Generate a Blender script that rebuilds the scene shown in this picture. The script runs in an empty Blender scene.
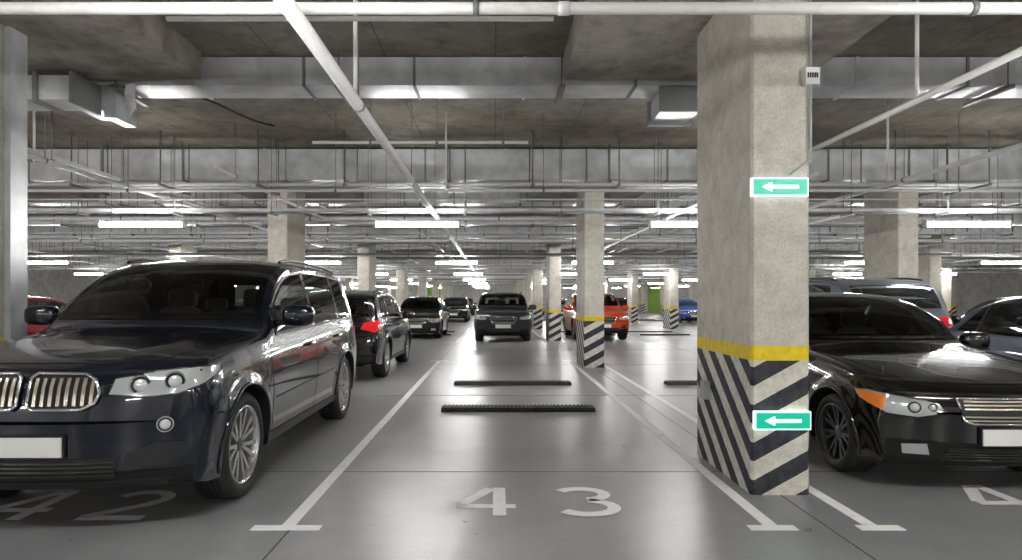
import bpy, math, random, bmesh
import numpy as np
from mathutils import Vector, Matrix
from mathutils.bvhtree import BVHTree
from mathutils.geometry import delaunay_2d_cdt
random.seed(7)
S=bpy.context.scene
COL=S.collection

# ------------------------------------------------------------------ materials
def nmat(name):
    m=bpy.data.materials.new(name); m.use_nodes=True
    nt=m.node_tree; b=nt.nodes['Principled BSDF']
    return m,nt,b
def simple(name,col,rough=.5,metal=0,coat=0,emit=None,es=0,spec=.5):
    m,nt,b=nmat(name)
    b.inputs['Base Color'].default_value=(*col,1); b.inputs['Roughness'].default_value=rough
    b.inputs['Metallic'].default_value=metal; b.inputs['Coat Weight'].default_value=coat
    b.inputs['Coat Roughness'].default_value=.03
    b.inputs['Specular IOR Level'].default_value=spec
    if emit: b.inputs['Emission Color'].default_value=(*emit,1); b.inputs['Emission Strength'].default_value=es
    return m
def ramp(nt,stops):
    r=nt.nodes.new('ShaderNodeValToRGB')
    e=r.color_ramp.elements
    while len(e)<len(stops): e.new(.5)
    for i,(p,c) in enumerate(stops):
        e[i].position=p; e[i].color=(*c,1) if len(c)==3 else c
    return r
def noise(nt,scale,detail=6,rough=.6,vec=None,dist=0):
    n=nt.nodes.new('ShaderNodeTexNoise'); n.inputs['Scale'].default_value=scale
    n.inputs['Detail'].default_value=detail; n.inputs['Roughness'].default_value=rough
    n.inputs['Distortion'].default_value=dist
    if vec is not None: nt.links.new(vec,n.inputs['Vector'])
    return n
def mix(nt,a,b,fac,mode='MIX'):
    x=nt.nodes.new('ShaderNodeMix'); x.data_type='RGBA'; x.blend_type=mode
    for s,v in ((6,a),(7,b)):
        if hasattr(v,'links'): nt.links.new(v,x.inputs[s])
        else: x.inputs[s].default_value=(*v,1)
    if hasattr(fac,'links'): nt.links.new(fac,x.inputs[0])
    else: x.inputs[0].default_value=fac
    return x.outputs[2]
def mth(nt,op,a,b=None):
    n=nt.nodes.new('ShaderNodeMath'); n.operation=op
    for i,v in enumerate((a,b)):
        if v is None: continue
        if hasattr(v,'links'): nt.links.new(v,n.inputs[i])
        else: n.inputs[i].default_value=v
    return n.outputs[0]
def worldpos(nt):
    return nt.nodes.new('ShaderNodeNewGeometry').outputs['Position']
def concrete(name,c0,c1,c2,big=.6,fine=9,rough=.85,bump=.2,strips=False,lowf=.62):
    m,nt,b=nmat(name); P=worldpos(nt)
    n1=noise(nt,big,8,.65,P,.3); n2=noise(nt,fine,8,.7,P); n3=noise(nt,60,4,.7,P)
    r1=ramp(nt,[(.34,c0),(.5,c1),(.68,c2)]); nt.links.new(n1.outputs[0],r1.inputs[0])
    r2=ramp(nt,[(.33,(lowf,lowf,lowf*.98)),(.5,(.96,.96,.96)),(.7,(1.15,1.15,1.15))]); nt.links.new(n2.outputs[0],r2.inputs[0])
    c=mix(nt,r1.outputs[0],r2.outputs[0],.8,'MULTIPLY')
    r3=ramp(nt,[(.35,(.68,.68,.68)),(.55,(1,1,1))]); nt.links.new(n3.outputs[0],r3.inputs[0])
    c=mix(nt,c,r3.outputs[0],.7,'MULTIPLY')
    if strips:
        sp=nt.nodes.new('ShaderNodeSeparateXYZ'); nt.links.new(P,sp.inputs[0])
        f=mth(nt,'FRACT',mth(nt,'MULTIPLY',sp.outputs[0],1/1.22))
        l=mth(nt,'LESS_THAN',f,.012)
        f2=mth(nt,'FRACT',mth(nt,'MULTIPLY',sp.outputs[1],1/2.44))
        l2=mth(nt,'LESS_THAN',f2,.008)
        c=mix(nt,c,(.06,.055,.05),mth(nt,'MULTIPLY',mth(nt,'MAXIMUM',l,l2),.6))
    nt.links.new(c,b.inputs['Base Color']); b.inputs['Roughness'].default_value=rough
    bp=nt.nodes.new('ShaderNodeBump'); bp.inputs['Strength'].default_value=bump; bp.inputs['Distance'].default_value=.02
    nt.links.new(n2.outputs[0],bp.inputs['Height']); nt.links.new(bp.outputs[0],b.inputs['Normal'])
    return m,nt,b,c,P
M={}
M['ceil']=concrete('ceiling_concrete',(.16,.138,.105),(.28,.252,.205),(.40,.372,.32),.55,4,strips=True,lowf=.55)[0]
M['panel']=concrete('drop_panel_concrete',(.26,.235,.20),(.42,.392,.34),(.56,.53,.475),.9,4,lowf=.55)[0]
M['wall']=concrete('wall_paint',(.6,.59,.56),(.7,.69,.66),(.75,.74,.71),.4,3,bump=.05)[0]
# column with hazard paint
m,nt,b,c,P=concrete('column_concrete',(.48,.45,.385),(.58,.55,.48),(.67,.64,.57),1.3,7,lowf=.76)
sp=nt.nodes.new('ShaderNodeSeparateXYZ'); nt.links.new(P,sp.inputs[0])
X_,Y_,Z_=sp.outputs
v=mth(nt,'SUBTRACT',mth(nt,'SUBTRACT',Z_,mth(nt,'MULTIPLY',X_,.55)),mth(nt,'MULTIPLY',Y_,.80))
fr=mth(nt,'FRACT',mth(nt,'ADD',mth(nt,'MULTIPLY',v,1/.27),.28))
wear=noise(nt,14,6,.7,P)
st=mth(nt,'LESS_THAN',mth(nt,'ADD',fr,mth(nt,'MULTIPLY',mth(nt,'SUBTRACT',wear.outputs[0],.5),.02)),.5)
wr=ramp(nt,[(.3,(.48,.46,.40)),(.6,(.72,.69,.61))]); nt.links.new(wear.outputs[0],wr.inputs[0])
bk=ramp(nt,[(.35,(.012,.014,.022)),(.75,(.06,.06,.07))]); nt.links.new(wear.outputs[0],bk.inputs[0])
hz=mix(nt,wr.outputs[0],bk.outputs[0],st)
low=mth(nt,'LESS_THAN',Z_,.965)
c2=mix(nt,c,hz,low)
yb_=mth(nt,'MULTIPLY',mth(nt,'GREATER_THAN',Z_,.965),mth(nt,'LESS_THAN',Z_,1.07))
yc=ramp(nt,[(.3,(.65,.47,.01)),(.6,(.85,.64,.015))]); nt.links.new(wear.outputs[0],yc.inputs[0])
c3=mix(nt,c2,yc.outputs[0],yb_)
nt.links.new(c3,b.inputs['Base Color']); b.inputs['Roughness'].default_value=.7
M['col']=m
# floor
m,nt,b=nmat('polished_concrete_floor'); P=worldpos(nt)
n1=noise(nt,.4,8,.6,P,.3); n2=noise(nt,2.2,9,.66,P,.2); n3=noise(nt,45,4,.6,P)
r1=ramp(nt,[(.33,(.265,.27,.28)),(.5,(.325,.33,.34)),(.66,(.39,.393,.40))]); nt.links.new(n1.outputs[0],r1.inputs[0])
r2=ramp(nt,[(.3,(.80,.80,.81)),(.5,(.98,.98,.98)),(.7,(1.12,1.12,1.11))]); nt.links.new(n2.outputs[0],r2.inputs[0])
c=mix(nt,r1.outputs[0],r2.outputs[0],.9,'MULTIPLY')
r3=ramp(nt,[(.35,(.86,.86,.86)),(.6,(1,1,1))]); nt.links.new(n3.outputs[0],r3.inputs[0])
c=mix(nt,c,r3.outputs[0],.8,'MULTIPLY'); nt.links.new(c,b.inputs['Base Color'])
rr=ramp(nt,[(.3,(.27,)*3),(.7,(.37,)*3)]); nt.links.new(n2.outputs[0],rr.inputs[0]); nt.links.new(rr.outputs[0],b.inputs['Roughness'])
b.inputs['Specular IOR Level'].default_value=.5
M['floor']=m
def worn(name,c0,c1,rough=.6,a=.38,b_=.5):
    m,nt,b=nmat(name); P=worldpos(nt); n=noise(nt,9,8,.75,P)
    r=ramp(nt,[(a,c0),(b_,c1)]); nt.links.new(n.outputs[0],r.inputs[0]); nt.links.new(r.outputs[0],b.inputs['Base Color'])
    b.inputs['Roughness'].default_value=rough; return m
M['mark']=worn('worn_white_road_paint',(.78,.78,.76),(.95,.95,.93),.75,.34,.46)
M['joint']=simple('floor_joint_sealant',(.06,.06,.06),.7)
M['rubber']=worn('black_rubber',(.010,.010,.011),(.03,.03,.03),.75)
m,nt,b=nmat('galvanised_steel'); P=worldpos(nt); n=noise(nt,3.5,5,.55,P,.2)
r=ramp(nt,[(.35,(.60,.62,.64)),(.65,(.82,.84,.86))]); nt.links.new(n.outputs[0],r.inputs[0]); nt.links.new(r.outputs[0],b.inputs['Base Color'])
b.inputs['Metallic'].default_value=.35; rr=ramp(nt,[(.3,(.30,)*3),(.7,(.40,)*3)]); nt.links.new(n.outputs[0],rr.inputs[0]); nt.links.new(rr.outputs[0],b.inputs['Roughness'])
M['galv']=m
M['strut']=simple('steel_strut',(.25,.255,.26),.45,.4)
M['pipe']=worn('white_pipe_paint',(.80,.80,.78),(.9,.9,.88),.4)
M['pipeg']=simple('grey_pipe',(.5,.5,.5),.45,.2)
M['cable']=simple('black_cable',(.02,.02,.02),.6)
M['lamp']=simple('fluorescent_tube_glow',(1,1,1),.4,emit=(1,.985,.96),es=140)
M['lamph']=simple('lamp_housing_white',(.8,.8,.8),.4)
M['green']=simple('lime_green_paint',(.32,.55,.08),.6)
M['teal']=simple('exit_sign_teal',(.0,.30,.20),.4,emit=(.0,.50,.30),es=.8)
M['signw']=simple('exit_sign_white',(.9,.95,.93),.4,emit=(.8,1,.95),es=2.2)
M['white']=simple('white_plastic',(.8,.8,.8),.4)
M['glass']=simple('tinted_car_glass',(.018,.021,.024),.04,0,1,spec=.8)
m=bpy.data.materials.new('clear_car_glass'); m.use_nodes=True; nt=m.node_tree; nt.nodes.clear()
o=nt.nodes.new('ShaderNodeOutputMaterial'); mx=nt.nodes.new('ShaderNodeMixShader'); tr=nt.nodes.new('ShaderNodeBsdfTransparent'); gl=nt.nodes.new('ShaderNodeBsdfGlossy'); fr_=nt.nodes.new('ShaderNodeFresnel')
fr_.inputs[0].default_value=1.6; tr.inputs[0].default_value=(.70,.74,.75,1); gl.inputs['Roughness'].default_value=.02
nt.links.new(fr_.outputs[0],mx.inputs[0]); nt.links.new(tr.outputs[0],mx.inputs[1]); nt.links.new(gl.outputs[0],mx.inputs[2]); nt.links.new(mx.outputs[0],o.inputs[0])
M['cglass']=m
M['seat']=simple('seat_fabric_dark',(.08,.076,.07),.7)
M['dash']=simple('dashboard_plastic',(.05,.05,.05),.6)
M['blk']=simple('black_trim_plastic',(.014,.014,.015),.45)
M['gloss']=simple('gloss_black_trim',(.01,.01,.01),.12,coat=1)
M['under']=simple('underbody_black',(.006,.006,.006),.9)
M['tire']=simple('tyre_rubber',(.024,.024,.025),.65)
M['rim']=simple('alloy_rim_silver',(.66,.67,.68),.25,.85)
M['rimd']=simple('alloy_rim_dark',(.10,.10,.11),.3,.8)
M['chrome']=simple('chrome',(.88,.88,.89),.08,1)
M['grille']=simple('grille_silver',(.66,.62,.52),.25,.9)
M['hl']=simple('headlight_lens',(.52,.54,.56),.10,.35,1)
M['hlw']=simple('headlight_projector',(.8,.82,.85),.05,.5,1)
M['amber']=simple('amber_indicator',(.8,.20,.02),.15,0,1,emit=(1,.3,.05),es=.1)
M['tail']=simple('tail_light_red',(.6,.01,.015),.12,0,1,emit=(1,.03,.03),es=.2)
M['plate']=simple('licence_plate_white',(.85,.85,.82),.4)
M['seam']=simple('panel_gap',(.003,.003,.003),.8)
M['disc']=simple('brake_disc_steel',(.3,.3,.3),.35,.9)
def paint(name,c,metal=.35,rough=.28):
    return simple(name,c,rough,metal,1,spec=.25)

# ------------------------------------------------------------------ mesh builder
class MB:
    def __init__(s): s.v=[];s.f=[];s.m=[];s.sm=[];s.mats=[]
    def mi(s,mat):
        if mat not in s.mats: s.mats.append(mat)
        return s.mats.index(mat)
    def face(s,idx,mat,sm=False): s.f.append(tuple(idx)); s.m.append(s.mi(mat)); s.sm.append(sm)
    def poly(s,pts,mat,sm=False):
        n=len(s.v); s.v+= [tuple(p) for p in pts]; s.face(range(n,n+len(pts)),mat,sm)
    def box(s,x0,x1,y0,y1,z0,z1,mat):
        n=len(s.v)
        s.v+=[(x0,y0,z0),(x1,y0,z0),(x1,y1,z0),(x0,y1,z0),(x0,y0,z1),(x1,y0,z1),(x1,y1,z1),(x0,y1,z1)]
        for q in ((0,3,2,1),(4,5,6,7),(0,1,5,4),(1,2,6,5),(2,3,7,6),(3,0,4,7)): s.face([n+i for i in q],mat)
    def cyl(s,p0,p1,r,mat,n=12,r1=None):
        p0=Vector(p0);p1=Vector(p1);d=(p1-p0).normalized()
        a=d.orthogonal().normalized();b=d.cross(a); r1=r if r1 is None else r1
        k=len(s.v)
        for i in range(n):
            t=2*math.pi*i/n; o=a*math.cos(t)+b*math.sin(t)
            s.v.append(tuple(p0+o*r)); s.v.append(tuple(p1+o*r1))
        for i in range(n):
            j=(i+1)%n; s.face([k+2*i,k+2*j,k+2*j+1,k+2*i+1],mat,True)
        s.face([k+2*i for i in range(n)][::-1],mat); s.face([k+2*i+1 for i in range(n)],mat)
    def rbox(s,c,size,mat,tilt=0,e=4,n=7):
        """superellipsoid rounded box, tilt about y axis"""
        k=len(s.v); ct,st_=math.cos(tilt),math.sin(tilt)
        def sg(v,p): return math.copysign(abs(v)**p,v)
        p=2/e; nu,nv=20,10
        for i in range(nv+1):
            ph=-math.pi/2+math.pi*i/nv
            for j in range(nu):
                th=2*math.pi*j/nu
                x=sg(math.cos(ph),p)*sg(math.cos(th),p)*size[0]/2; y=sg(math.cos(ph),p)*sg(math.sin(th),p)*size[1]/2; z=sg(math.sin(ph),p)*size[2]/2
                s.v.append((c[0]+x*ct+z*st_,c[1]+y,c[2]-x*st_+z*ct))
        for i in range(nv):
            for j in range(nu):
                s.face([k+i*nu+j,k+i*nu+(j+1)%nu,k+(i+1)*nu+(j+1)%nu,k+(i+1)*nu+j],mat,True)
    def revolve(s,prof,mat,n=40):   # prof (r,y), axis y
        k=len(s.v); m_=len(prof)
        for i in range(n):
            t=2*math.pi*i/n
            for r,y in prof: s.v.append((r*math.cos(t),y,r*math.sin(t)))
        for i in range(n):
            j=(i+1)%n
            for q in range(m_-1):
                s.face([k+i*m_+q,k+i*m_+q+1,k+j*m_+q+1,k+j*m_+q],mat,True)
    def mesh(s,name):
        me=bpy.data.meshes.new(name); me.from_pydata(s.v,[],s.f)
        for m in s.mats: me.materials.append(m)
        me.polygons.foreach_set('material_index',s.m); me.polygons.foreach_set('use_smooth',s.sm)
        me.update(); return me
    def build(s,name,parent=None,loc=(0,0,0),rot=0):
        o=bpy.data.objects.new(name,s.mesh(name)); COL.objects.link(o); o.location=loc; o.rotation_euler=(0,0,rot)
        if parent: o.parent=parent
        return o
def empty(name,loc=(0,0,0),rot=0):
    e=bpy.data.objects.new(name,None); COL.objects.link(e); e.location=loc; e.rotation_euler=(0,0,rot); e.empty_display_size=.2; return e

# ------------------------------------------------------------------ room shell
XL,XR,YB,YF,ZC=-30.4,34.5,-8.5,74,4.1
b=MB(); b.box(XL,XR,YB,YF,-.2,0,M['floor']); floor=b.build('floor')
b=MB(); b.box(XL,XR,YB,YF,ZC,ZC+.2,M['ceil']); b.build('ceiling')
for n,a in (('wall_left',(XL-.2,XL,YB,YF)),('wall_right',(XR,XR+.2,YB,YF)),('wall_back',(XL,XR,YB-.2,YB)),('wall_far',(XL,XR,YF,YF+.2))):
    b=MB(); b.box(*a,0,ZC,M['wall']); b.build(n)
CX=[2.05+6.5*k for k in range(-4,5)]
CX=[ -4.5 if abs(x+4.45)<.01 else x for x in CX]
CY=[5.135+8.5*j for j in range(-1,8)]
b=MB()
for x in CX:
    b.box(x-.004,x+.004,YB,YF,0,.0015,M['joint']); b.box(x+3.25-.004,x+3.25+.004,YB,YF,0,.0015,M['joint']) 
for y in CY: b.box(XL,XR,y-.004,y+.004,0,.0015,M['joint']); b.box(XL,XR,y+4.1-.004,y+4.1+.004,0,.0015,M['joint'])
b.build('joint_lines',floor)
for i,x in enumerate(CX):
    for j,y in enumerate(CY):
        e=empty('concrete_column',(x,y,0))
        b=MB(); hx,hy,c=.21,.615,.018
        ring=[(-hx+c,-hy),(hx-c,-hy),(hx,-hy+c),(hx,hy-c),(hx-c,hy),(-hx+c,hy),(-hx,hy-c),(-hx,-hy+c)]
        n=len(ring); b.v+=[(p[0],p[1],0) for p in ring]+[(p[0],p[1],3.8) for p in ring]
        for k in range(n): b.face([k,(k+1)%n,n+(k+1)%n,n+k],M['col'])
        b.build('shaft',e)
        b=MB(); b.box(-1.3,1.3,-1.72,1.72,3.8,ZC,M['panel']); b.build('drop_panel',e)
for x in (-8,18):
    b=MB(); b.box(x,x+1.6,YF-.06,YF,0,3,M['green']); b.build('green_wall_panel')
for x,y in ((3.3,55),(9.5,60)):
    b=MB(); b.box(x,x+.8,y,y+.25,0,1.9,M['green']); b.build('green_partition')

# ------------------------------------------------------------------ floor markings
mk=MB()
def line(x,y0,y1,w=.085): mk.box(x-w/2,x+w/2,y0,y1,0,.003,M['mark'])
def bar(x0,x1,y,w=.085): mk.box(x0,x1,y-w/2,y+w/2,0,.003,M['mark'])
for row in range(5):
    f=3.87+17*row
    for k in range(-3,4):
        xc=2.02+6.5*k if k!=-1 else -4.5
        for s_ in (-1,1):
            x=xc+.31*s_; line(x,f+.04,f+10.56)
            for yy in (f,f+10.6): bar(x-.10,x+.17,yy) if s_>0 else bar(x-.15,x+.14,yy)
        xm=xc+3.22
        line(xm,f+.04,f+10.56)
        for yy in (f,f+10.6): bar(xm-.21,xm+.21,yy)
mk.build('markings',floor)
def stroke(mb,pts,w,ox,oy,mat):
    P=[Vector((p[0],p[1])) for p in pts]; L=[];R=[]
    for i,p in enumerate(P):
        if i==0: t=P[1]-P[0]
        elif i==len(P)-1: t=P[-1]-P[-2]
        else: t=(P[i+1]-P[i]).normalized()+(P[i]-P[i-1]).normalized()
        t.normalize(); n=Vector((-t.y,t.x))*w/2
        L.append(p+n);R.append(p-n)
    for i in range(len(P)-1):
        mb.poly([(ox+q.x,oy+q.y,.0035) for q in (R[i],R[i+1],L[i+1],L[i])],mat)
def arc(cx,cy,rx,ry,a0,a1,n=14): return [(cx+rx*math.cos(math.radians(a0+(a1-a0)*i/n)),cy+ry*math.sin(math.radians(a0+(a1-a0)*i/n))) for i in range(n+1)]
def digit(mb,d,ox,oy):
    w=.09;m=M['mark']
    if d=='4':
        stroke(mb,[(.29,.0),(.29,.61)],w,ox,oy,m); stroke(mb,[(.0,.19),(.245,.19)],.08,ox,oy,m); stroke(mb,[(.335,.19),(.40,.19)],.08,ox,oy,m)
        stroke(mb,[(.02,.21),(.23,.59)],w,ox,oy,m)
    if d=='3':
        stroke(mb,arc(.20,.455,.165,.125,150,-80),w,ox,oy,m); stroke(mb,arc(.20,.17,.185,.14,80,-150),w,ox,oy,m); 
    if d=='2':
        stroke(mb,arc(.20,.44,.17,.14,165,-20)+[(.30,.30),(.02,.06)],w,ox,oy,m); stroke(mb,[(.0,.04),(.42,.04)],w,ox,oy,m)
for t,x,y in (('43',-.26,4.08),('42',-3.36,4.0),('44',3.33,4.15)):
    mb=MB(); digit(mb,t[0],x,y); digit(mb,t[1],x+.68,y); mb.build('bay_number',floor)
BX=[]
for k in range(-3,4):
    xc=2.02+6.5*k if k!=-1 else -4.5
    BX+= [xc+1.78,xc+4.72]
BX[BX.index(min(BX,key=lambda q:abs(q-.22)))]=.29
for row in range(3):
    for x in BX:
        for y in (8.0,10.45):
            yy=y+17*row
            if abs(x+2.72)<.3 and row==0: continue
            b=MB(); x0,x1=x-.965,x+.965
            pr=[(-.15,0),(.15,0),(.11,.045),(-.11,.045)]
            n=len(b.v); b.v+=[(x0,yy+p[0],p[1]+.001) for p in pr]+[(x1,yy+p[0],p[1]+.001) for p in pr]
            for q in range(4): b.face([q,(q+1)%4,4+(q+1)%4,4+q],M['rubber'])
            b.face([0,1,2,3],M['rubber']); b.face([7,6,5,4],M['rubber'])
            if row==0:
                t=x0+.03
                while t<x1-.04: b.box(t,t+.02,yy-.115,yy+.115,.04,.055,M['rubber']); t+=.05
            b.build('wheel_stop')

# ------------------------------------------------------------------ ceiling services
def duct(Y0,Y1,Z0,Z1,X0,X1,step=1.25,ph=0,name='ventilation_duct'):
    b=MB(); b.box(X0,X1,Y0,Y1,Z0,Z1,M['galv'])
    x=X0+ph
    k=0
    while x<X1:
        e=.018
        b.box(x-.015,x+.015,Y0-e,Y1+e,Z0-e,Z1+(e if Z1<ZC-.03 else 0),M['strut'] if k%3 else M['galv'])
        if k%2==0:
            for yy in (Y0-.06,Y1+.06): b.cyl((x+.4,yy,Z0-.06),(x+.4,yy,ZC),.008,M['strut'],6)
            b.box(x+.37,x+.43,Y0-.12,Y1+.12,Z0-.065,Z0-.024,M['strut'])
        x+=step;k+=1
    return b.build(name)
for j in range(-1,8):
    o=8.5*j
    if 6.95+o<YF: duct(6.95+o,7.4+o,3.77,4.08,XL+.5,XR-.5,1.22,.3+random.random())
    if 11.1+o<YF: duct(11.1+o,11.92+o,3.52,4.06,XL+.5,XR-.5,1.42,.2+random.random())
b=MB()
b.box(-4.285,-4.23,5.5,5.7,0,3.79,M['galv']); b.build('vertical_duct')
b=MB(); b.box(1.86,2.3,6.97,7.7,3.52,3.75,M['galv']); b.box(1.82,2.34,6.95,7.0,3.48,3.76,M['strut']); b.box(1.82,2.34,7.5,7.54,3.48,3.76,M['strut']); b.build('ventilation_duct')
b=MB(); b.box(-5.3,-4.35,6.5,6.9,3.47,3.72,M['galv']); b.box(-4.37,-4.33,6.46,6.93,3.43,3.75,M['strut']); b.box(-4.75,-4.71,6.46,6.93,3.43,3.75,M['strut'])
b.box(-4.33,-4.20,6.98,7.38,3.42,3.76,M['galv']);b.box(-4.6,-4.33,6.98,7.38,3.5,3.76,M['galv']); b.build('ventilation_duct')

def pipe(p0,p1,r,mat=None,name='ceiling_pipe',hang=2.6,coup=0):
    mat=mat or M['pipe']; b=MB(); b.cyl(p0,p1,r,mat,14)
    P0=Vector(p0);P1=Vector(p1);L=(P1-P0).length; d=(P1-P0)/L
    if hang:
        t=.7
        while t<L:
            q=P0+d*t; b.cyl(q,(q.x,q.y,ZC),.006,M['strut'],6)
            b.cyl(q-d*.015,q+d*.015,r+.008,M['strut'],12); t+=hang
    if coup:
        t=coup*.6
        while t<L:
            q=P0+d*t; b.cyl(q-d*.03,q+d*.03,r*1.15,mat,14); t+=coup
    return b.build(name)
pipe((XL+1,3.3,2.93),(XR-1,3.3,2.925),.031,coup=3.1,name='sprinkler_pipe')
pipe((-1.85,3.55,2.985),(.33,3.55,2.985),.014,name='conduit_pipe')
pipe((-1.02,-2,2.85),(-1.02,30,2.85),.044,coup=6,hang=3,name='sprinkler_pipe')
pipe((2.94,-2,2.79),(2.94,20,2.79),.024,hang=4,name='sprinkler_pipe')
pipe((-2.2,7.6,3.3),(.4,7.6,3.3),.018,hang=.8,name='conduit_pipe')
pipe((-9,9.1,2.98),(15,9.1,2.98),.022,hang=3,name='sprinkler_pipe')
pipe((-7,9.4,2.90),(16,9.4,2.90),.012,hang=0,name='conduit_pipe')
pipe((-5.5,4,3.1),(-5.5,20,3.1),.03,hang=3,name='sprinkler_pipe')
pipe((6.3,6,3.25),(6.3,40,3.25),.035,hang=3,name='sprinkler_pipe')
pipe((-4.0,9,3.3),(-4.0,40,3.3),.03,hang=3)
pipe((4.6,9,3.2),(4.6,50,3.2),.03,hang=3)
for (x,y,z0) in ((-1.02,4.6,2.9),(3.55,5.3,3.1),(-.7,9.0,2.98),(-6,8.2,3.2),(5.3,8.5,3.0)):
    pipe((x,y,z0),(x,y,ZC-.001),.016,hang=0,name='drop_pipe')
def tray(y,z,x0,x1,w=.2,lengthwise=False):
    b=MB()
    B=(lambda a0,a1,c0,c1,z0,z1,m: b.box(c0,c1,a0,a1,z0,z1,m)) if not lengthwise else (lambda a0,a1,c0,c1,z0,z1,m: b.box(a0,a1,c0,c1,z0,z1,m))
    B(y,y+w,x0,x1,z,z+.008,M['galv']); B(y,y+.006,x0,x1,z,z+.06,M['galv']); B(y+w,y+w+.006,x0,x1,z,z+.06,M['galv'])
    x=x0+.5
    while x<x1:
        for yy in (y-.02,y+w+.02):
            q=(x,yy) if not lengthwise else (yy,x)
            b.cyl((*q,z-.03),(*q,ZC),.006,M['strut'],6)
        B(y-.05,y+w+.05,x-.02,x+.02,z-.04,z-.002,M['strut']); x+=1.6
    B(y+.05,y+.11,x0,x1,z+.01,z+.04,M['cable'])
    return b.build('cable_tray')
tray(10.45,2.86,-9,18); tray(15.0,3.2,-14,14,.3); tray(17.2,3.2,-20,20,.3); tray(20.8,2.86,-20,22)
tray(3.4,3.3,8,50,.3,True); tray(-6.3,3.3,8,50,.3,True); tray(29.8,2.86,-24,26); tray(25.5,3.2,-24,24,.3)
y=14.7
while y<66:
    z=random.choice([2.85,2.95,3.05,3.15,3.3,3.45]); r=random.choice([.018,.025,.035,.05])
    x0=random.uniform(-28,-8);x1=random.uniform(6,30)
    pipe((x0,y,z),(x1,y,z),r,random.choice([M['pipe'],M['pipe'],M['pipeg'],M['strut']]),hang=random.choice([1.6,2.2,3]),coup=random.choice([0,3]))
    y+=random.uniform(.5,1.15)+y*.006
for x in np.arange(-22,26,2.9):
    y0=random.uniform(12,22); pipe((x,y0,random.choice([2.95,3.1,3.25])),(x,y0+random.uniform(10,35),3.1),random.choice([.02,.03]),hang=3)
for x in np.arange(-14,20,1.45):
    b=MB(); x+=random.uniform(-.2,.2)
    b.box(x-.02,x+.02,10.0,11.0,3.22,3.255,M['strut']); b.cyl((x,10.03,3.23),(x,10.03,ZC),.012,M['strut'],6); b.cyl((x,10.97,3.23),(x,10.97,ZC),.012,M['strut'],6)
    b.build('pipe_bracket')
pipe((-14,10.3,3.29),(20,10.3,3.29),.03,hang=0,name='sprinkler_pipe'); pipe((-14,10.55,3.29),(20,10.55,3.29),.03,M['pipeg'],hang=0); pipe((-14,10.8,3.28),(20,10.8,3.28),.022,hang=0)
b=MB()
pts=[(0,0),(.10,.02),(.09,-.12),(.12,-.25),(.05,-.38),(.07,-.2),(.02,-.28),(-.02,-.1)]
b.poly([(-4.05+p[0],6.9+.03*math.sin(i),3.76+p[1]) for i,p in enumerate(pts)],M['white']); b.build('hanging_rag')
b=MB(); prev=None
for i in range(13):
    t=i/12; p=(-3.9+1.0*t,7.7+.6*t,3.95-.25*t+.03*math.sin(t*6))
    if prev: b.cyl(prev,p,.012,M['cable'],6)
    prev=p
b.build('hanging_cable')

lm=MB()
lm.box(-.69,.69,-.03,.03,.035,.075,M['lamph'])
lm.cyl((-.67,0,0),(.67,0,0),.038,M['lamp'],12)
lm.box(-.70,-.665,-.045,.045,-.045,.075,M['lamph']); lm.box(.665,.70,-.045,.045,-.045,.075,M['lamph'])
lm.cyl((-.5,0,.07),(-.5,0,1.45),.005,M['strut'],6); lm.cyl((.5,0,.07),(.5,0,1.45),.005,M['strut'],6)
lme=lm.mesh('fluorescent_lamp')
for yy in (-6.0,2.0,10.2,20.6,29.6,38.4,47,55.5,64):  # unseen row nearest the camera set forward, out of frame, to brighten foreground floor
    for k in range(-5,7):
        x=-1.26+4.45*k
        if abs(x)>27: continue
        o=bpy.data.objects.new('fluorescent_lamp',lme); COL.objects.link(o); o.location=(x,yy,2.62)

def exit_sign(x,y,z):
    e=empty('exit_sign',(x,y,z))
    b=MB(); b.box(-.20,.20,-.035,0,-.065,.065,M['signw']); b.build('case',e)
    b=MB(); b.box(-.192,.192,-.04,-.034,-.057,.057,M['teal']); b.build('face',e)
    b=MB(); yy=-.043
    b.poly([(-.13,yy,0),(-.06,yy,-.034),(-.06,yy,-.012),(.13,yy,-.012),(.13,yy,.012),(-.06,yy,.012),(-.06,yy,.034)],M['signw']); b.build('arrow',e)
exit_sign(2.03,4.52,2.205); exit_sign(2.05,4.52,.54)
b=MB(); b.box(2.2,2.30,4.46,4.518,2.93,3.05,M['white'])
for i in range(5): b.box(2.212+i*.016,2.222+i*.016,4.455,4.46,2.975,3.01,M['blk'])
b.cyl((2.25,4.49,2.93),(2.25,4.49,2.40),.009,M['pipeg'],8); b.cyl((2.25,4.49,2.40),(2.10,4.49,2.29),.009,M['pipeg'],8); b.cyl((2.25,4.49,3.05),(2.25,4.49,3.8),.009,M['pipeg'],8)
b.build('junction_box')
b=MB(); b.box(1.79,1.838,5.38,5.5,.55,.70,M['pipeg']); b.build('power_socket_box')

# ------------------------------------------------------------------ cars
def pchip(pts):
    xs=np.array([p[0] for p in pts],float); ys=np.array([p[1] for p in pts],float)
    h=np.diff(xs); d=np.diff(ys)/h; n=len(xs); m=np.zeros(n)
    m[0]=d[0];m[-1]=d[-1]
    for i in range(1,n-1):
        if d[i-1]*d[i]>0:
            w1=2*h[i]+h[i-1];w2=h[i]+2*h[i-1]; m[i]=(w1+w2)/(w1/d[i-1]+w2/d[i])
    def f(x):
        x=min(max(x,xs[0]),xs[-1]); i=min(max(int(np.searchsorted(xs,x))-1,0),n-2)
        t=(x-xs[i])/h[i]
        return float((2*t**3-3*t**2+1)*ys[i]+(t**3-2*t**2+t)*h[i]*m[i]+(-2*t**3+3*t**2)*ys[i+1]+(t**3-t**2)*h[i]*m[i+1])
    return f
SIDE=pchip([(0,.955),(.12,.968),(.3,.985),(.5,1.0),(.62,1.0),(.7,.99),(.85,.975),(1,.945)])
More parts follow.
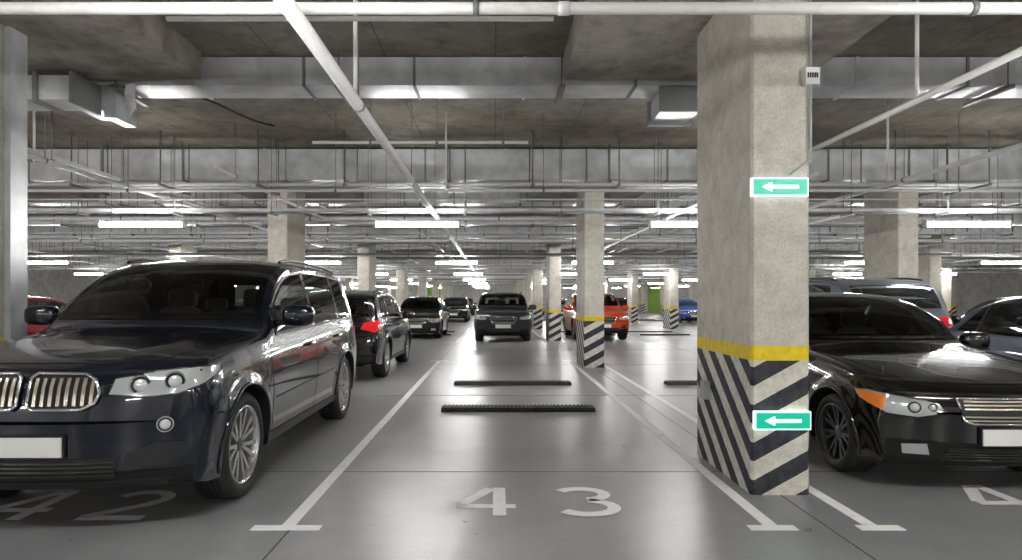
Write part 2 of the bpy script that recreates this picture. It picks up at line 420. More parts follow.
def smooth01(t): t=min(max(t,0),1); return t*t*(3-2*t)
def inpoly(x,y,P):
    ins=False;j=len(P)-1
    for i in range(len(P)):
        if (P[i][1]>y)!=(P[j][1]>y) and x<(P[j][0]-P[i][0])*(y-P[i][1])/(P[j][1]-P[i][1])+P[i][0]: ins=not ins
        j=i
    return ins
WM={}
def wheel_mesh(R,style):
    key=(R,style)
    if key in WM: return WM[key]
    b=MB(); rr=R*.74; w=.125
    b.revolve([(rr,-w*.88),(rr+.02,-w),(R-.05,-w*1.03),(R-.012,-w*.9),(R,-w*.7),(R,w*.7),(R-.012,w*.9),(R-.05,w*1.03),(rr+.02,w),(rr,w*.88)],M['tire'],48)
    for g in (-.055,-.018,.018,.055): b.revolve([(R+.0008,g-.004),(R+.0008,g+.004)],M['under'],48)
    rim=M['rimd'] if style in('dark','two') else M['rim']
    lip=M['rim'] if style!='dark' else M['rimd']
    b.revolve([(rr+.003,w*.86),(rr+.003,w*.94),(rr-.012,w*.94),(rr-.02,w*.7),(rr-.035,w*.2),(rr-.035,-w*.8)],lip,48)
    b.revolve([(rr-.03,-.02),(.001,-.02)],M['under'],32)
    b.revolve([(rr*.66,.0),(rr*.66,.012),(.06,.012)],M['disc'],32)
    b.revolve([(.075,0),(.075,.055),(.06,.075),(.03,.08),(.001,.08)],rim,24)
    def spoke(a,wi,wo,y0,y1,mat,da=0):
        ca,sa=math.cos(a),math.sin(a); r0,r1=.05,rr-.006
        cb,sb=math.cos(a+da),math.sin(a+da)
        P=[]
        for (r,ww,c_,s_,yo) in ((r0,wi,ca,sa,y0),(r1,wo,cb,sb,y1)):
            for sg in (-1,1):
                for dy in (0,-.035): P.append((r*c_-sg*ww*s_,yo+dy,r*s_+sg*ww*c_))
        k=len(b.v); b.v+=P
        for q in ((0,2,6,4),(1,5,7,3),(0,4,5,1),(2,3,7,6),(4,6,7,5),(0,1,3,2)): b.face([k+i for i in q],mat)
    if style=='dark':
        for i in range(7):
            for s_ in (-1,1): spoke(2*math.pi*i/7+.3+s_*.09,.012,.013,.078,.095,rim,s_*.09)
    else:
        for i in range(7):
            for s_ in (-1,1): spoke(2*math.pi*i/7+.2+s_*.10,.013,.015,.078,.098,M['rim'],s_*.10)
    WM[key]=b.mesh('wheel'); return WM[key]

def make_car(name,sp,X,Y,facing,col,rims='silver',detail=2,scale=1):
    """local: x rearwards from nose, y lateral, z up. facing 'in' = towards -Y"""
    L,W=sp['L'],sp['W']; hw=W/2
    e=empty(name,(X,Y,0),math.pi/2 if facing=='in' else -math.pi/2)
    e.scale=(scale,)*3
    if facing!='in': e.location=(X,Y+L*scale,0)
    pm=paint(name+'_paint',*col)
    GL=M['cglass'] if detail>1 else M['glass']
    zt=pchip(sp['top']); zs=pchip(sp['sh']); wf=pchip(sp['w'])
    R=sp['R']; ar=sp['ar']; wx=sp['wx']; sill=sp['sill']
    zbe=pchip([(0,.40),(.02,.32),(.08,sill+.02),(.5,sill-.02),(1.2,sill),(L-.5,sill+.02),(L-.08,sill+.07),(L-.02,.40),(L,.46)])
    def zb(x):
        z=zbe(x)
        for c in wx:
            d=abs(x-c)
            if d<ar: z=max(z,R+math.sqrt(ar*ar-d*d))
        return z
    stp=.05 if detail>1 else .1
    xs=set([0,.006,.018,.035,.06,.09,.13,.18,L,L-.006,L-.018,L-.035,L-.06,L-.09,L-.13,L-.18])
    xs|=set(np.arange(.24,L-.2,stp).tolist())
    for c in wx:
        for i in range(0,25 if detail>1 else 13): xs.add(c+ar*math.cos(math.pi*i/(24 if detail>1 else 12)))
        xs.add(c-ar-.002); xs.add(c+ar+.002)
    xs=sorted(x for x in xs if 0<=x<=L)
    tmp=[xs[0]]
    for x in xs[1:]:
        if x-tmp[-1]>.0015: tmp.append(x)
    if L-tmp[-1]<.003: tmp[-1]=L
    xs=tmp
    tum=sp['tum']; bowF=sp.get('bowF',.24); bowR=sp.get('bowR',.18)
    xc,xt,rb,rc=sp['ws0'],sp['ws1'],sp['rw0'],sp['rw1']
    FS=(.06,.12,.2,.3,.4,.5,.6,.7,.78,.86) if detail>1 else (.12,.3,.5,.7,.86)
    QS=(.965,.93,.88,.82,.75,.67,.58,.48,.38,.28,.18,.09,0) if detail>1 else (.965,.91,.82,.68,.5,.34,.17,0)
    def gsec(x):
        w=hw*wf(x); z0=zb(x); s=zs(x); t=max(zt(x),s+.004); h=t-s
        m=smooth01((h-.08)/.25)
        pts=[(0,z0,0),(.5*w,z0,0),(.9*w,z0,0)]
        ns=13
        z1=min(z0,s-.02)
        for i in range(ns+1):
            z=z1+(s-z1)*i/ns
            tt=(z-sill)/max(s-sill,.05); tt=min(max(tt,0),1)
            flare=0
            for c in wx:
                d=math.hypot(x-c,z-R); flare=max(flare,.014*smooth01(1-(d-ar)/.10))
            pts.append((w*SIDE(tt)+flare,z,0))
        yb=w*.945; yr=yb-tum*h
        for f in FS:
            ff=f*(m+.28*(1-m))
            pts.append((yb-tum*h*(f**1.25),s+h*ff,0))
        cc=(.62*(1-m)+.09*m)*h
        for q in QS:
            y=yr*q
            g=math.exp(-((x-(xc+xt)/2)/(.5))**2)*.13 - math.exp(-((x-(rb+rc)/2)/(.4))**2)*.09
            z=t-cc*q**3
            if m<.5 and sp.get('ridge') and x<xc: z+= .016*math.exp(-((q-.60)/.10)**2)*min(1,x/.3)*(1-smooth01((x-1.0)/.3))
            pts.append((y,z,-g*(1-q*q)*m))
        return pts
    def warp(x,y,dx):
        q=min(abs(y)/hw,1)
        a=max(0,1-x/.62); bq=max(0,1-(L-x)/.62)
        return x+dx+bowF*q**2.6*a*a-bowR*q**2.6*bq*bq
    V=[];F=[];MI=[]
    secs=[gsec(x) for x in xs]; n=len(secs[0])
    ringn=2*n-2
    for x,sc in zip(xs,secs):
        for k in range(n): V.append((warp(x,sc[k][0],sc[k][2]),-sc[k][0],sc[k][1]))
        for k in range(n-2,0,-1): V.append((warp(x,sc[k][0],sc[k][2]),sc[k][0],sc[k][1]))
    for i in range(len(xs)-1):
        for k in range(ringn):
            k2=(k+1)%ringn
            F.append((i*ringn+k,(i+1)*ringn+k,(i+1)*ringn+k2,i*ringn+k2))
            under = k<3 or k>=ringn-3
            MI.append(1 if under else 0)
    for (x,sc,flip) in ((0,secs[0],False),(L,secs[-1],True)):
        base=len(V); nc=21
        rows=[sc[3+i] for i in range(14)]+[ (sc[17][0]*.99,sc[-1][1]*.5+sc[17][1]*.5,0) ]
        for r_ in rows:
            for c_ in range(nc):
                y=r_[0]*(-1+2*c_/(nc-1)); V.append((warp(x,y,0),y,r_[1]))
        for a in range(len(rows)-1):
            for c_ in range(nc-1):
                q=(base+a*nc+c_,base+a*nc+c_+1,base+(a+1)*nc+c_+1,base+(a+1)*nc+c_)
                F.append(q[::-1] if not flip else q); MI.append(0)
    me=bpy.data.meshes.new('body'); me.from_pydata(V,[],F); me.materials.append(pm); me.materials.append(M['under'])
    me.polygons.foreach_set('material_index',MI); me.polygons.foreach_set('use_smooth',[True]*len(F)); me.update()
    bm=bmesh.new(); bm.from_mesh(me); bmesh.ops.remove_doubles(bm,verts=bm.verts,dist=.0008); bmesh.ops.recalc_face_normals(bm,faces=bm.faces)
    for ed in bm.edges:
        if len(ed.link_faces)==2 and ed.calc_face_angle(0)>math.radians(38): ed.smooth=False
    bm.to_mesh(me); bm.free()
    o=bpy.data.objects.new('body',me); COL.objects.link(o); o.parent=e
    bvh=BVHTree.FromPolygons([tuple(v.co) for v in me.vertices],[tuple(p.vertices) for p in me.polygons])
    cuts=[]
    def proj(P,d,off):
        P=Vector(P); d=Vector(d).normalized()
        h=bvh.ray_cast(P-d*3,d)
        if h[0] is None: h=bvh.find_nearest(P)
        nn=h[1]
        if nn.dot(d)>0: nn=-nn
        return h[0]+nn*off, nn
    def frame(d):
        d=Vector(d).normalized(); up=Vector((0,0,1)) if abs(d.z)<.9 else Vector((1,0,0))
        u=d.cross(up).normalized(); v=u.cross(d).normalized(); return d,u,v
    def patch(nm,pts,d,mat,off=.004,grid=.04,mirror=True,frit=0):
        if detail<2: grid=.09
        out=MB(); fb=MB()
        for sg in ((1,-1) if mirror else (1,)):
            dd=Vector((d[0],d[1]*sg,d[2])); dd,u,v=frame(dd)
            q=[Vector((p[0],p[1]*sg,p[2])) for p in pts]
            uv=[(p.dot(u),p.dot(v)) for p in q]
            dens=[]
            for i in range(len(uv)):
                a=Vector(uv[i]);c=Vector(uv[(i+1)%len(uv)]); k=max(1,int((c-a).length/grid))
                for t in range(k): dens.append(a+(c-a)*t/k)
            nb=len(dens); mnx=min(p.x for p in dens);mxx=max(p.x for p in dens);mny=min(p.y for p in dens);mxy=max(p.y for p in dens)
            pts2=list(dens)
            gx=mnx+grid/2
            while gx<mxx:
                gy=mny+grid/2
                while gy<mxy:
                    if inpoly(gx,gy,dens) and min((Vector((gx,gy))-p).length for p in dens)>grid*.35: pts2.append(Vector((gx,gy)))
                    gy+=grid
                gx+=grid
            r=delaunay_2d_cdt(pts2,[],[list(range(nb))],1,1e-6)
            ref=sum(q,Vector())/len(q); dep=ref.dot(dd)
            k=len(out.v)
            for p in r[0]:
                w_,nn=proj(u*p.x+v*p.y+dd*dep,dd,off); out.v.append(tuple(w_))
            for f in r[2]:
                f=list(f)
                a,b_,c_=[Vector(out.v[k+i]) for i in f[:3]]
                if (b_-a).cross(c_-a).dot(dd)>0: f=f[::-1]
                out.face([k+i for i in f],mat,True)
            if frit:
                cuts.append((dd,u,v,[(p.x,p.y) for p in dens]))
                area=sum(dens[i].x*dens[(i+1)%nb].y-dens[(i+1)%nb].x*dens[i].y for i in range(nb))
                sgn=1 if area>0 else -1
                inn=[]
                for i in range(nb):
                    t=(dens[(i+1)%nb]-dens[i-1]).normalized(); nr=Vector((-t.y,t.x))*sgn
                    w_=frit; c=dens[i]+nr*w_
                    while w_>.008 and not inpoly(c.x,c.y,dens): w_*=.6; c=dens[i]+nr*w_
                    inn.append(c)
                k=len(fb.v)
                for A in (dens,inn):
                    for p in A: fb.v.append(tuple(proj(u*p.x+v*p.y+dd*dep,dd,off*.5)[0]))
                for i in range(nb): fb.face([k+i,k+(i+1)%nb,k+nb+(i+1)%nb,k+nb+i],M['gloss'],True)
        if frit: fb.build(nm+'_seal',e)
        out.build(nm,e)
    def ribbon(mb,pts,w,d,mat,off=.0025,sg=1,step=.04):
        d=Vector((d[0],d[1]*sg,d[2])).normalized()
        P=[Vector((p[0],p[1]*sg,p[2])) for p in pts]; D=[]
        for i in range(len(P)-1):
            k=max(1,int((P[i+1]-P[i]).length/step))
            for t in range(k): D.append(P[i]+(P[i+1]-P[i])*t/k)
        D.append(P[-1]); k=len(mb.v)
        for i,p in enumerate(D):
            t=(D[min(i+1,len(D)-1)]-D[max(i-1,0)]); s_=t.cross(d).normalized()*w/2
            for q in (p+s_,p-s_): mb.v.append(tuple(proj(q,d,off)[0]))
        for i in range(len(D)-1): mb.face([k+2*i,k+2*i+1,k+2*i+3,k+2*i+2],mat,True)
    def tube(nm,pts,d,r,mat,off=.004,closed=False,mirror=True,step=.03):
        cu=bpy.data.curves.new(nm,'CURVE'); cu.dimensions='3D'; cu.bevel_depth=r; cu.bevel_resolution=2; cu.materials.append(mat)
        for sg in ((1,-1) if mirror else (1,)):
            P=[Vector((p[0],p[1]*sg,p[2])) for p in pts]; D=[]
            if closed: P=P+[P[0]]
            for i in range(len(P)-1):
                k=max(1,int((P[i+1]-P[i]).length/step))
                for t in range(k): D.append(P[i]+(P[i+1]-P[i])*t/k)
            if not closed: D.append(P[-1])
            s_=cu.splines.new('POLY'); s_.points.add(len(D)-1); s_.use_cyclic_u=closed
            for i,p in enumerate(D): s_.points[i].co=(*proj(p,(d[0],d[1]*sg,d[2]),off)[0],1)
        o=bpy.data.objects.new(nm,cu); COL.objects.link(o); o.parent=e; return o
    FR=(1,0,0); SD=(0,1,0); RR=(-1,0,0)
    FT=.05 if detail>1 else 0
    def screen(nm,x0,x1,d,shr):
        A=[]
        for i in range(9):
            x=x0+(x1-x0)*i/8; h=zt(x)-zs(x); y=(hw*wf(x)*.945-tum*h)*shr; A.append((x,y,zt(x)))
        poly=[(p[0],p[1],p[2]) for p in A]+[(p[0],-p[1],p[2]) for p in A[::-1]]
        patch(nm,poly,d,GL,.004,mirror=False,frit=FT)
    screen('windscreen',xc+.07,xt-.03,FR,.94)
    screen('rear_window',rb+.06,rc-.05,RR,.86)
    xa,xb,sl=sp['sw']
    def hi(x): return zs(x)+(zt(x)-zs(x))*.80
    def lo(x): return zs(x)+.03
    lows=[];ups=[]
    for i in range(25):
        x=xa+(xb-xa)*i/24; lows.append((x,-hw,lo(x)))
    for i in range(25):
        x=xa+.02+(xb-sl-xa-.02)*i/24
        ups.append((x,-hw,max(hi(x),lo(x)+.01)))
    patch('side_glass',lows+ups[::-1],SD,GL,.0035,.04,frit=FT*.8)
    if detail>1:
        bm=bmesh.new(); bm.from_mesh(me); kill=[]
        for f in bm.faces:
            nn=f.normal
            for dd,u,v,P in cuts:
                if nn.dot(dd)<-.15 and all(inpoly(x_.co.dot(u),x_.co.dot(v),P) for x_ in f.verts): kill.append(f); break
        bmesh.ops.delete(bm,geom=kill,context='FACES'); bm.to_mesh(me); bm.free()
        b=MB(); zd=zs(xc+.3)
        b.rbox((xc+.42,0,zd-.17),(.75,hw*1.62,.34),M['dash'],0,5)
        b.box(xc+.1,xb,-hw*.82,hw*.82,.45,.60,M['dash'])
        for s_ in (-1,1): b.box(xc+.3,xb-.2,s_*hw*.86-.02,s_*hw*.86+.02,.5,zs(2.5)-.03,M['dash'])
        k=zt((xt+rb)/2)/1.75
        for sx in (xt+.32,):
            for s_ in (-1,1):
                b.rbox((sx-.22,s_*.37,.66*k),(.52,.50,.20),M['seat'],.1); b.rbox((sx+.08,s_*.37,.98*k),(.17,.48,.66*k),M['seat'],.22); b.rbox((sx+.18,s_*.37,1.38*k),(.12,.27,.19),M['seat'],.15)
        sx=xt+1.2
        b.rbox((sx-.2,0,.66*k),(.5,hw*1.5,.2),M['seat'],.1); b.rbox((sx+.08,0,.96*k),(.17,hw*1.45,.60*k),M['seat'],.25)
        for s_ in (-1,0,1): b.rbox((sx+.17,s_*.42,1.32*k),(.10,.24,.14),M['seat'],.15)
        cx_,cy_,cz_=xc+.74,-.38,zd+.02
        N=28
        for i in range(N):
            a0=2*math.pi*i/N;a1=2*math.pi*(i+1)/N
            P0=(cx_+.08*math.sin(a0),cy_+.185*math.cos(a0),cz_+.17*math.sin(a0)); P1=(cx_+.08*math.sin(a1),cy_+.185*math.cos(a1),cz_+.17*math.sin(a1)); b.cyl(P0,P1,.014,M['blk'],8)
        b.rbox((cx_,cy_,cz_),(.07,.16,.12),M['blk'],-.3); b.cyl((cx_,cy_-.18,cz_),(cx_,cy_+.18,cz_),.016,M['blk'],8)
        b.rbox((xt-.12,0,zt(xt-.12)-.12),(.04,.24,.07),M['blk'])
        b.build('interior',e)
    tr=MB()
    for sg in (1,-1):
        ribbon(tr,[(p[0],p[1],p[2]-.012) for p in lows],.022,SD,sp.get('belt',M['blk']),.006,sg)
        ribbon(tr,ups,.018,SD,M['blk'],.006,sg)
        for px,pw,mt in sp['pil']:
            dx=-.06
            ribbon(tr,[(px,-hw,lo(px)),(px+dx,-hw,hi(px+dx))],pw,SD,M['gloss'] if mt else pm,.007,sg)
        for sx in sp['seams']:
            ribbon(tr,[(p[0],-hw,p[1]) for p in sx],.008,SD,M['seam'],.0015,sg)
        ribbon(tr,[(wx[0]+ar+.02,-hw,sill+.05),(wx[1]-ar-.02,-hw,sill+.05)],.07,SD,sp.get('clad',M['blk']),.006,sg)
        ribbon(tr,[(p[0],-p[1],2) for p in sp['hood']],.008,(0,0,-1),M['seam'],.0015,sg)
    tr.build('trim_and_gaps',e)
    for c in wx:
        pts=[]
        for i in range(25):
            a=math.radians(-14+208*i/24); pts.append((c+(ar+.012)*math.cos(a),-hw,max(R+(ar+.012)*math.sin(a),sill+.01)))
        tube('wheel_arch_lip',pts,SD,.011,sp.get('archm',pm),.0)
        for sg in (1,-1):
            w=bpy.data.objects.new('wheel',wheel_mesh(R,rims)); COL.objects.link(w); w.parent=e
            w.location=(c,-sg*(hw*.985-.13),R); w.rotation_euler=(0,.3*sg,math.pi if sg>0 else 0)
    b=MB(); b.box(.25,L-.3,-hw*.62,hw*.62,sill+.0,.55,M['under']); b.box(wx[0]-.05,wx[0]+.05,-hw*.8,hw*.8,R-.05,R+.05,M['under']); b.box(wx[1]-.05,wx[1]+.05,-hw*.8,hw*.8,R-.05,R+.05,M['under']); b.build('chassis',e)
    for hx,hz in sp['handles']:
        b=MB()
        for sg in (1,-1):
            P0=proj((hx,-hw*sg,hz),(0,sg,0),.018)[0]; P1=proj((hx+.2,-hw*sg,hz+.01),(0,sg,0),.018)[0]
            b.cyl(P0,P1,.014,pm,8); b.cyl(P0,proj((hx,-hw*sg,hz),(0,sg,0),-.01)[0],.012,pm,8); b.cyl(P1,proj((hx+.2,-hw*sg,hz+.01),(0,sg,0),-.01)[0],.012,pm,8)
        b.build('door_handle',e)
    mx_,mz=sp['mirror']
    for sg in (1,-1):
        b=MB(); b.rbox((mx_,-sg*(hw+.11),mz),(.14,.26,.17),pm,0,3.4); b.rbox((mx_+.045,-sg*(hw+.11),mz),(.07,.22,.135),M['gloss'],0,5)
        b.cyl((mx_+.02,-sg*(hw-.09),mz-.06),(mx_,-sg*(hw+.06),mz-.05),.03,M['blk'],8); b.build('wing_mirror',e)
    for nm,pts,d,mat,off,mir in sp['patches']:
        patch(nm,pts,d,pm if mat=='paint' else M[mat],off,.035,mir)
    for nm,pts,d,r,mat,off,cl,mir in sp.get('tubes',[]): tube(nm,pts,d,r,pm if mat=='paint' else M[mat],off,cl,mir)
    for nm,p,d,r,mat in sp.get('rounds',[]):
        b=MB()
        for sg in (1,-1):
            dd=Vector((d[0],d[1]*sg,d[2])).normalized(); c0=proj((p[0],p[1]*sg,p[2]),dd,.0)[0]
            b.cyl(c0+dd*.02,c0-dd*.010,r,M['chrome'],24,r*.94); b.cyl(c0,c0-dd*.0115,r*.82,M['gloss'],24)
            rr_=r*.62
            u=dd.orthogonal().normalized(); v=dd.cross(u); k=len(b.v); nr,na=5,20
            for i in range(nr+1):
                a=math.pi/2*i/nr
                for j in range(na):
                    t=2*math.pi*j/na; b.v.append(tuple(c0-dd*(.011+rr_*.45*math.sin(a))+(u*math.cos(t)+v*math.sin(t))*rr_*math.cos(a)))
            for i in range(nr):
                for j in range(na): b.face([k+i*na+j,k+i*na+(j+1)%na,k+(i+1)*na+(j+1)%na,k+(i+1)*na+j],M[mat],True)
        b.build(nm,e)
    for (px,dirx,pz) in ((0,1,sp['plate']),(L,-1,sp['rplate'])):
        hit=proj((px,0,pz),(dirx,0,0),.012)[0]
        b=MB(); x=hit.x
        b.box(min(x,x-dirx*.012),max(x,x-dirx*.012),-.24,.24,pz-.056,pz+.056,M['plate'])
        x2=x+dirx*.03
        b.box(min(x2,x-dirx*.002),max(x2,x-dirx*.002),-.25,.25,pz-.066,pz+.066,M['blk']); b.build('licence_plate',e)
    for (y0,y1,z0,z1,nv,nh,mat) in sp.get('slats',[]):
        b=MB()
        for sg in ((1,-1) if y0>0 else (1,)):
            for i in range(nv):
                y=y0+(y1-y0)*(i+.5)/nv; ribbon(b,[(0,-y,z0),(0,-y,z1)],.02,FR,M[mat],.018,sg)
            for i in range(nh):
                z=z0+(z1-z0)*(i+.5)/nh; ribbon(b,[(0,-y0,z),(0,-y1,z)],min(.012,.45*(z1-z0)/nh),FR,M[mat],.012,sg)
        b.build('grille_slats',e)
    if sp.get('rails'):
        pts=[(x,-(hw*.945*wf(x)-tum*(zt(x)-zs(x)))*.93,2) for x in np.linspace(xt+.15,rb-.25,12)]
        tube('roof_rail',pts,(0,0,-1),.016,M['blk'],.035)
    return e

d1=(1,.55,0)
HB=[(.1,-.44,.845),(.12,-.62,.825),(.2,-.78,.835),(.33,-.90,.885),(.44,-.955,.945),(.44,-.95,.985),(.30,-.87,.985),(.18,-.70,.97),(.1,-.48,.935)]
KD=[(0,-.03,.79),(0,-.06,.765),(0,-.33,.765),(0,-.40,.80),(0,-.42,.86),(0,-.39,.93),(0,-.33,.955),(0,-.06,.96),(0,-.03,.94)]
F1=(1,0,0)
SUV=dict(L=4.85,W=1.93,R=.37,ar=.425,wx=(.88,3.82),sill=.27,tum=.25,ridge=True,
 top=[(0,.70),(.02,.82),(.05,.93),(.12,1.0),(.3,1.06),(.7,1.12),(1.25,1.185),(1.36,1.23),(2.0,1.68),(2.25,1.76),(2.7,1.80),(3.5,1.79),(4.1,1.74),(4.38,1.67),(4.62,1.28),(4.74,1.10),(4.80,.95),(4.85,.70)],
 sh=[(0,.66),(.02,.77),(.05,.86),(.12,.93),(.3,.99),(.6,1.03),(1.3,1.09),(2.5,1.12),(3.8,1.16),(4.4,1.15),(4.62,1.12),(4.74,1.02),(4.80,.88),(4.85,.66)],
 w=[(0,.93),(.06,.955),(.2,.985),(.5,1),(4.0,1),(4.5,.97),(4.75,.94),(4.85,.9)],bowF=.27,bowR=.2,
 ws0=1.32,ws1=2.12,rw0=4.36,rw1=4.68,sw=(1.58,4.28,.18),pil=[(2.66,.09,1),(3.62,.08,1)],
 seams=[[(1.42,.35),(1.38,.8),(1.42,1.1)],[(2.58,.33),(2.68,1.14)],[(3.42,.75),(3.62,.95),(3.66,1.18)],[(1.45,.62),(3.3,.66)]],
 hood=[(.16,.0),(.17,.45),(.28,.66),(.6,.80),(1.3,.86)],
 handles=[(2.32,.98),(3.36,1.0)],mirror=(1.66,1.27),clad=M['blk'],plate=.555,rplate=.95,rails=True,
 patches=[
  ('headlight',HB,d1,'hl',.006,True),('kidney_grille',KD,F1,'blk',.008,True),
  ('lower_intake',[(0,-.50,.36),(0,.50,.36),(0,.53,.48),(0,-.53,.48)],F1,'blk',.005,False),
  ('side_intake',[(0,-.58,.50),(0,-.56,.40),(.1,-.78,.42),(.15,-.88,.48),(.14,-.86,.55),(.08,-.72,.56)],(1,.3,0),'blk',.005,True),
  ('bumper_valance',[(0,-.75,.295),(0,.75,.295),(0,.78,.345),(0,-.78,.345)],F1,'blk',.005,False),
  ('tail_light',[(4.8,-.52,1.00),(4.8,-.52,1.10),(4.7,-.8,1.14),(4.5,-.93,1.13),(4.45,-.95,1.02),(4.7,-.85,.97)],(-1,.5,0),'tail',.006,True)],
 tubes=[('kidney_frame',KD,F1,.010,'chrome',.018,True,True),('headlight_rim',HB,d1,.005,'gloss',.006,True,True)],
 rounds=[('headlamp_projector',(.15,-.60,.895),d1,.062,'hlw'),('headlamp_projector_outer',(.22,-.77,.91),d1,.062,'hlw'),('fog_lamp',(.1,-.77,.66),(1,.45,0),.050,'hlw')],
 slats=[(.045,.40,.785,.94,8,0,'grille'),(-.5,.5,.37,.47,0,4,'gloss')])
HS=[(.08,-.42,.605),(.12,-.60,.565),(.25,-.74,.58),(.42,-.84,.66),(.48,-.85,.725),(.38,-.80,.735),(.2,-.66,.705),(.1,-.47,.67)]
GS=[(0,-.38,.705),(0,-.34,.555),(0,-.28,.535),(0,.28,.535),(0,.34,.555),(0,.38,.705)]
SED=dict(L=4.42,W=1.73,R=.315,ar=.36,wx=(.80,3.47),sill=.20,tum=.42,
 top=[(0,.62),(.02,.70),(.06,.755),(.15,.805),(.4,.865),(.9,.95),(1.25,.995),(1.36,1.02),(2.0,1.40),(2.25,1.465),(2.7,1.485),(3.1,1.45),(3.4,1.35),(3.85,1.11),(4.0,1.07),(4.3,1.03),(4.37,.95),(4.40,.75),(4.42,.62)],
 sh=[(0,.57),(.02,.65),(.06,.70),(.15,.74),(.4,.80),(.9,.875),(1.3,.915),(2.2,.94),(3.2,.97),(3.9,.99),(4.3,.965),(4.37,.88),(4.40,.70),(4.42,.57)],
 w=[(0,.90),(.06,.94),(.2,.97),(.5,1),(3.7,1),(4.1,.97),(4.42,.9)],bowF=.26,bowR=.2,
 ws0=1.33,ws1=2.13,rw0=3.22,rw1=3.88,sw=(1.55,3.62,.30),pil=[(2.52,.08,1),(3.28,.04,1)],
 seams=[[(1.25,.25),(1.22,.7),(1.32,.89)],[(2.42,.25),(2.54,.93)],[(3.12,.6),(3.3,.8),(3.36,.96)]],
 hood=[(.13,0),(.14,.45),(.25,.60),(.6,.68),(1.25,.74)],
 handles=[(2.18,.80),(3.05,.82)],mirror=(1.66,1.01),clad=M['gloss'],archm=M['gloss'],plate=.445,rplate=.75,
 patches=[('headlight',HS,d1,'hl',.006,True),
  ('indicator',[(.28,-.75,.60),(.36,-.81,.63),(.45,-.845,.69),(.45,-.845,.715),(.36,-.79,.715),(.28,-.73,.70)],d1,'amber',.009,True),
  ('grille',GS,F1,'blk',.006,False),
  ('lower_intake',[(0,-.46,.26),(0,.46,.26),(0,.42,.36),(0,-.42,.36)],F1,'blk',.005,False),
  ('fog_lamp',[(0,-.56,.30),(.05,-.72,.30),(.05,-.73,.37),(0,-.58,.38)],(1,.3,0),'hl',.005,True),
  ('tail_light',[(4.4,-.45,.80),(4.4,-.45,.93),(4.3,-.75,.94),(4.1,-.84,.93),(4.1,-.85,.84),(4.3,-.75,.80)],(-1,.5,0),'tail',.006,True)],
 tubes=[('grille_frame',GS,F1,.009,'chrome',.010,True,False),('headlight_rim',HS,d1,.004,'gloss',.006,True,True)],
 rounds=[('headlamp_projector',(.2,-.58,.635),d1,.05,'hlw'),('headlamp_projector_inner',(.12,-.50,.64),d1,.034,'hlw')],
 slats=[(-.34,.34,.545,.70,0,6,'grille'),(-.44,.44,.27,.35,0,4,'gloss')])
HX=[(.08,-.50,.72),(.12,-.64,.70),(.25,-.80,.72),(.42,-.89,.78),(.46,-.90,.83),(.36,-.86,.845),(.2,-.74,.82),(.1,-.54,.78)]
GX=[(0,-.42,.76),(0,-.34,.58),(0,.34,.58),(0,.42,.76),(0,.36,.79),(0,-.36,.79)]
XOV=dict(L=4.45,W=1.82,R=.345,ar=.39,wx=(.85,3.50),sill=.25,tum=.28,
 top=[(0,.66),(.02,.74),(.06,.83),(.15,.90),(.4,.97),(.9,1.05),(1.15,1.09),(1.26,1.13),(1.9,1.50),(2.15,1.57),(2.6,1.60),(3.3,1.58),(3.85,1.52),(4.05,1.45),(4.28,1.10),(4.36,.98),(4.42,.80),(4.45,.64)],
 sh=[(0,.62),(.02,.69),(.06,.77),(.15,.83),(.4,.91),(.9,.97),(1.2,1.0),(2.2,1.03),(3.2,1.06),(4.0,1.07),(4.28,1.03),(4.36,.92),(4.42,.74),(4.45,.60)],
 w=[(0,.92),(.06,.95),(.2,.98),(.5,1),(3.7,1),(4.1,.98),(4.45,.92)],bowF=.25,bowR=.2,
 ws0=1.22,ws1=2.02,rw0=4.0,rw1=4.32,sw=(1.48,3.9,.15),pil=[(2.45,.08,1),(3.32,.07,1)],
 seams=[[(1.3,.3),(1.26,.8),(1.32,.98)],[(2.38,.3),(2.48,1.02)],[(3.12,.7),(3.3,.9),(3.36,1.05)]],
 hood=[(.14,0),(.15,.45),(.28,.64),(.6,.74),(1.15,.80)],
 handles=[(2.12,.90),(3.08,.92)],mirror=(1.60,1.08),clad=M['blk'],plate=.50,rplate=.80,rails=True,archm=M['blk'],
 patches=[('headlight',HX,d1,'hl',.006,True),('grille',GX,F1,'blk',.006,False),
  ('lower_intake',[(0,-.56,.33),(0,.56,.33),(0,.50,.44),(0,-.50,.44)],F1,'blk',.005,False),
  ('side_intake',[(0,-.58,.38),(.05,-.78,.40),(.05,-.79,.52),(0,-.60,.50)],(1,.3,0),'blk',.005,True),
  ('tail_light',[(4.4,-.60,.90),(4.35,-.64,1.00),(4.25,-.80,1.05),(4.1,-.89,1.05),(4.12,-.9,.93),(4.3,-.82,.84)],(-1,.5,0),'tail',.006,True),
  ('rear_valance',[(4.45,-.75,.34),(4.45,.75,.34),(4.45,.78,.44),(4.45,-.78,.44)],(-1,0,0),'blk',.005,False)],
 tubes=[('grille_frame',GX,F1,.010,'chrome',.010,True,False)],
 rounds=[('headlamp_projector',(.2,-.66,.77),d1,.045,'hlw')],
 slats=[(-.36,.36,.60,.77,0,4,'grille')])
black=((.004,.004,.005),.2,.20)
make_car('suv',SUV,-2.72,3.62,'in',((.006,.008,.018),.3,.20),'two')
make_car('sedan',SED,3.62,4.38,'in',black,'dark')
make_car('crossover',XOV,-2.86,10.6,'out',((.005,.005,.007),.2,.22),'silver')
make_car('sedan',SED,6.68,4.4,'in',((.075,.09,.12),.6,.3),'silver')
make_car('suv',SUV,6.42,9.8,'out',((.30,.34,.38),.7,.3),'silver',1)
make_car('crossover',XOV,-6.2,10.0,'out',black,'silver',1)
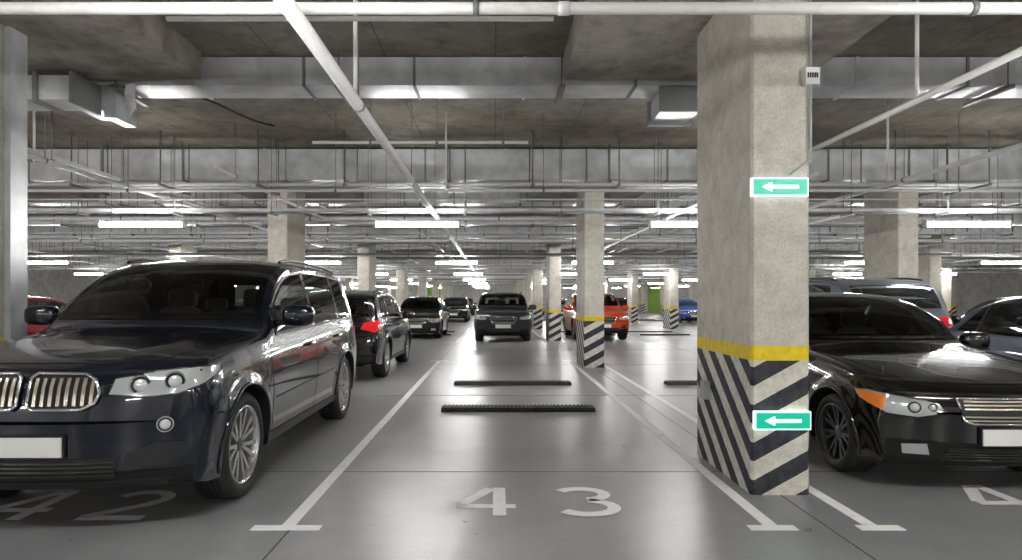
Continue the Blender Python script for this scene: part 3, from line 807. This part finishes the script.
make_car('sedan',SED,-9.0,9.8,'out',((.45,.01,.012),.2,.3),'silver',1)
make_car('crossover',XOV,.27,20.8,'in',((.03,.036,.045),.5,.28),'silver',2,1.06)
make_car('crossover',XOV,3.7,21.4,'in',((.65,.06,.012),.2,.28),'silver',2,1.04)
make_car('sedan',SED,-2.85,22.4,'in',((.03,.033,.04),.5,.3),'silver',2,1.04)
SMALL=[('crossover',XOV,-2.6,39.5,'in',black),('sedan',SED,-5.8,38.8,'in',((.02,.02,.025),.4,.3)),('sedan',SED,11.9,37.5,'in',((.02,.09,.45),.3,.3)),
 ('crossover',XOV,9.6,46,'in',black),('sedan',SED,5.0,46,'in',((.35,.36,.38),.6,.3)),('crossover',XOV,14.5,20.8,'in',((.02,.02,.03),.4,.3)),
 ('sedan',SED,11.3,21.4,'in',((.03,.04,.05),.4,.3)),('suv',SUV,-6.1,21.0,'in',((.05,.05,.055),.5,.3)),('sedan',SED,-9.1,21.5,'in',((.5,.5,.5),.5,.3)),
 ('sedan',SED,10.1,9.8,'out',((.04,.045,.055),.5,.3)),('sedan',SED,3.6,56,'in',((.5,.5,.5),.5,.3)),('crossover',XOV,-2.8,56,'in',((.05,.05,.06),.5,.3)),('crossover',XOV,-12.4,10,'out',((.05,.05,.06),.5,.3)),('sedan',SED,.3,56.5,'in',((.03,.03,.04),.5,.3))]
for nm,spc,x,y,fc,c in SMALL: make_car(nm,spc,x,y,fc,c,'silver',1)

# ------------------------------------------------------------------ camera, world
w=bpy.data.worlds.new('world'); S.world=w; w.use_nodes=True
w.node_tree.nodes['Background'].inputs[0].default_value=(.5,.5,.52,1); w.node_tree.nodes['Background'].inputs[1].default_value=.3
cd=bpy.data.cameras.new('camera'); cam=bpy.data.objects.new('camera',cd); COL.objects.link(cam)
cam.location=(0,0,1.4); cam.rotation_euler=(math.pi/2,0,0)
cd.sensor_width=36; cd.lens=630/1022*36; cd.shift_x=16/1022; cd.shift_y=20/1022; cd.clip_end=300
S.camera=cam
S.view_settings.view_transform='Standard'
S.view_settings.exposure=-0.15
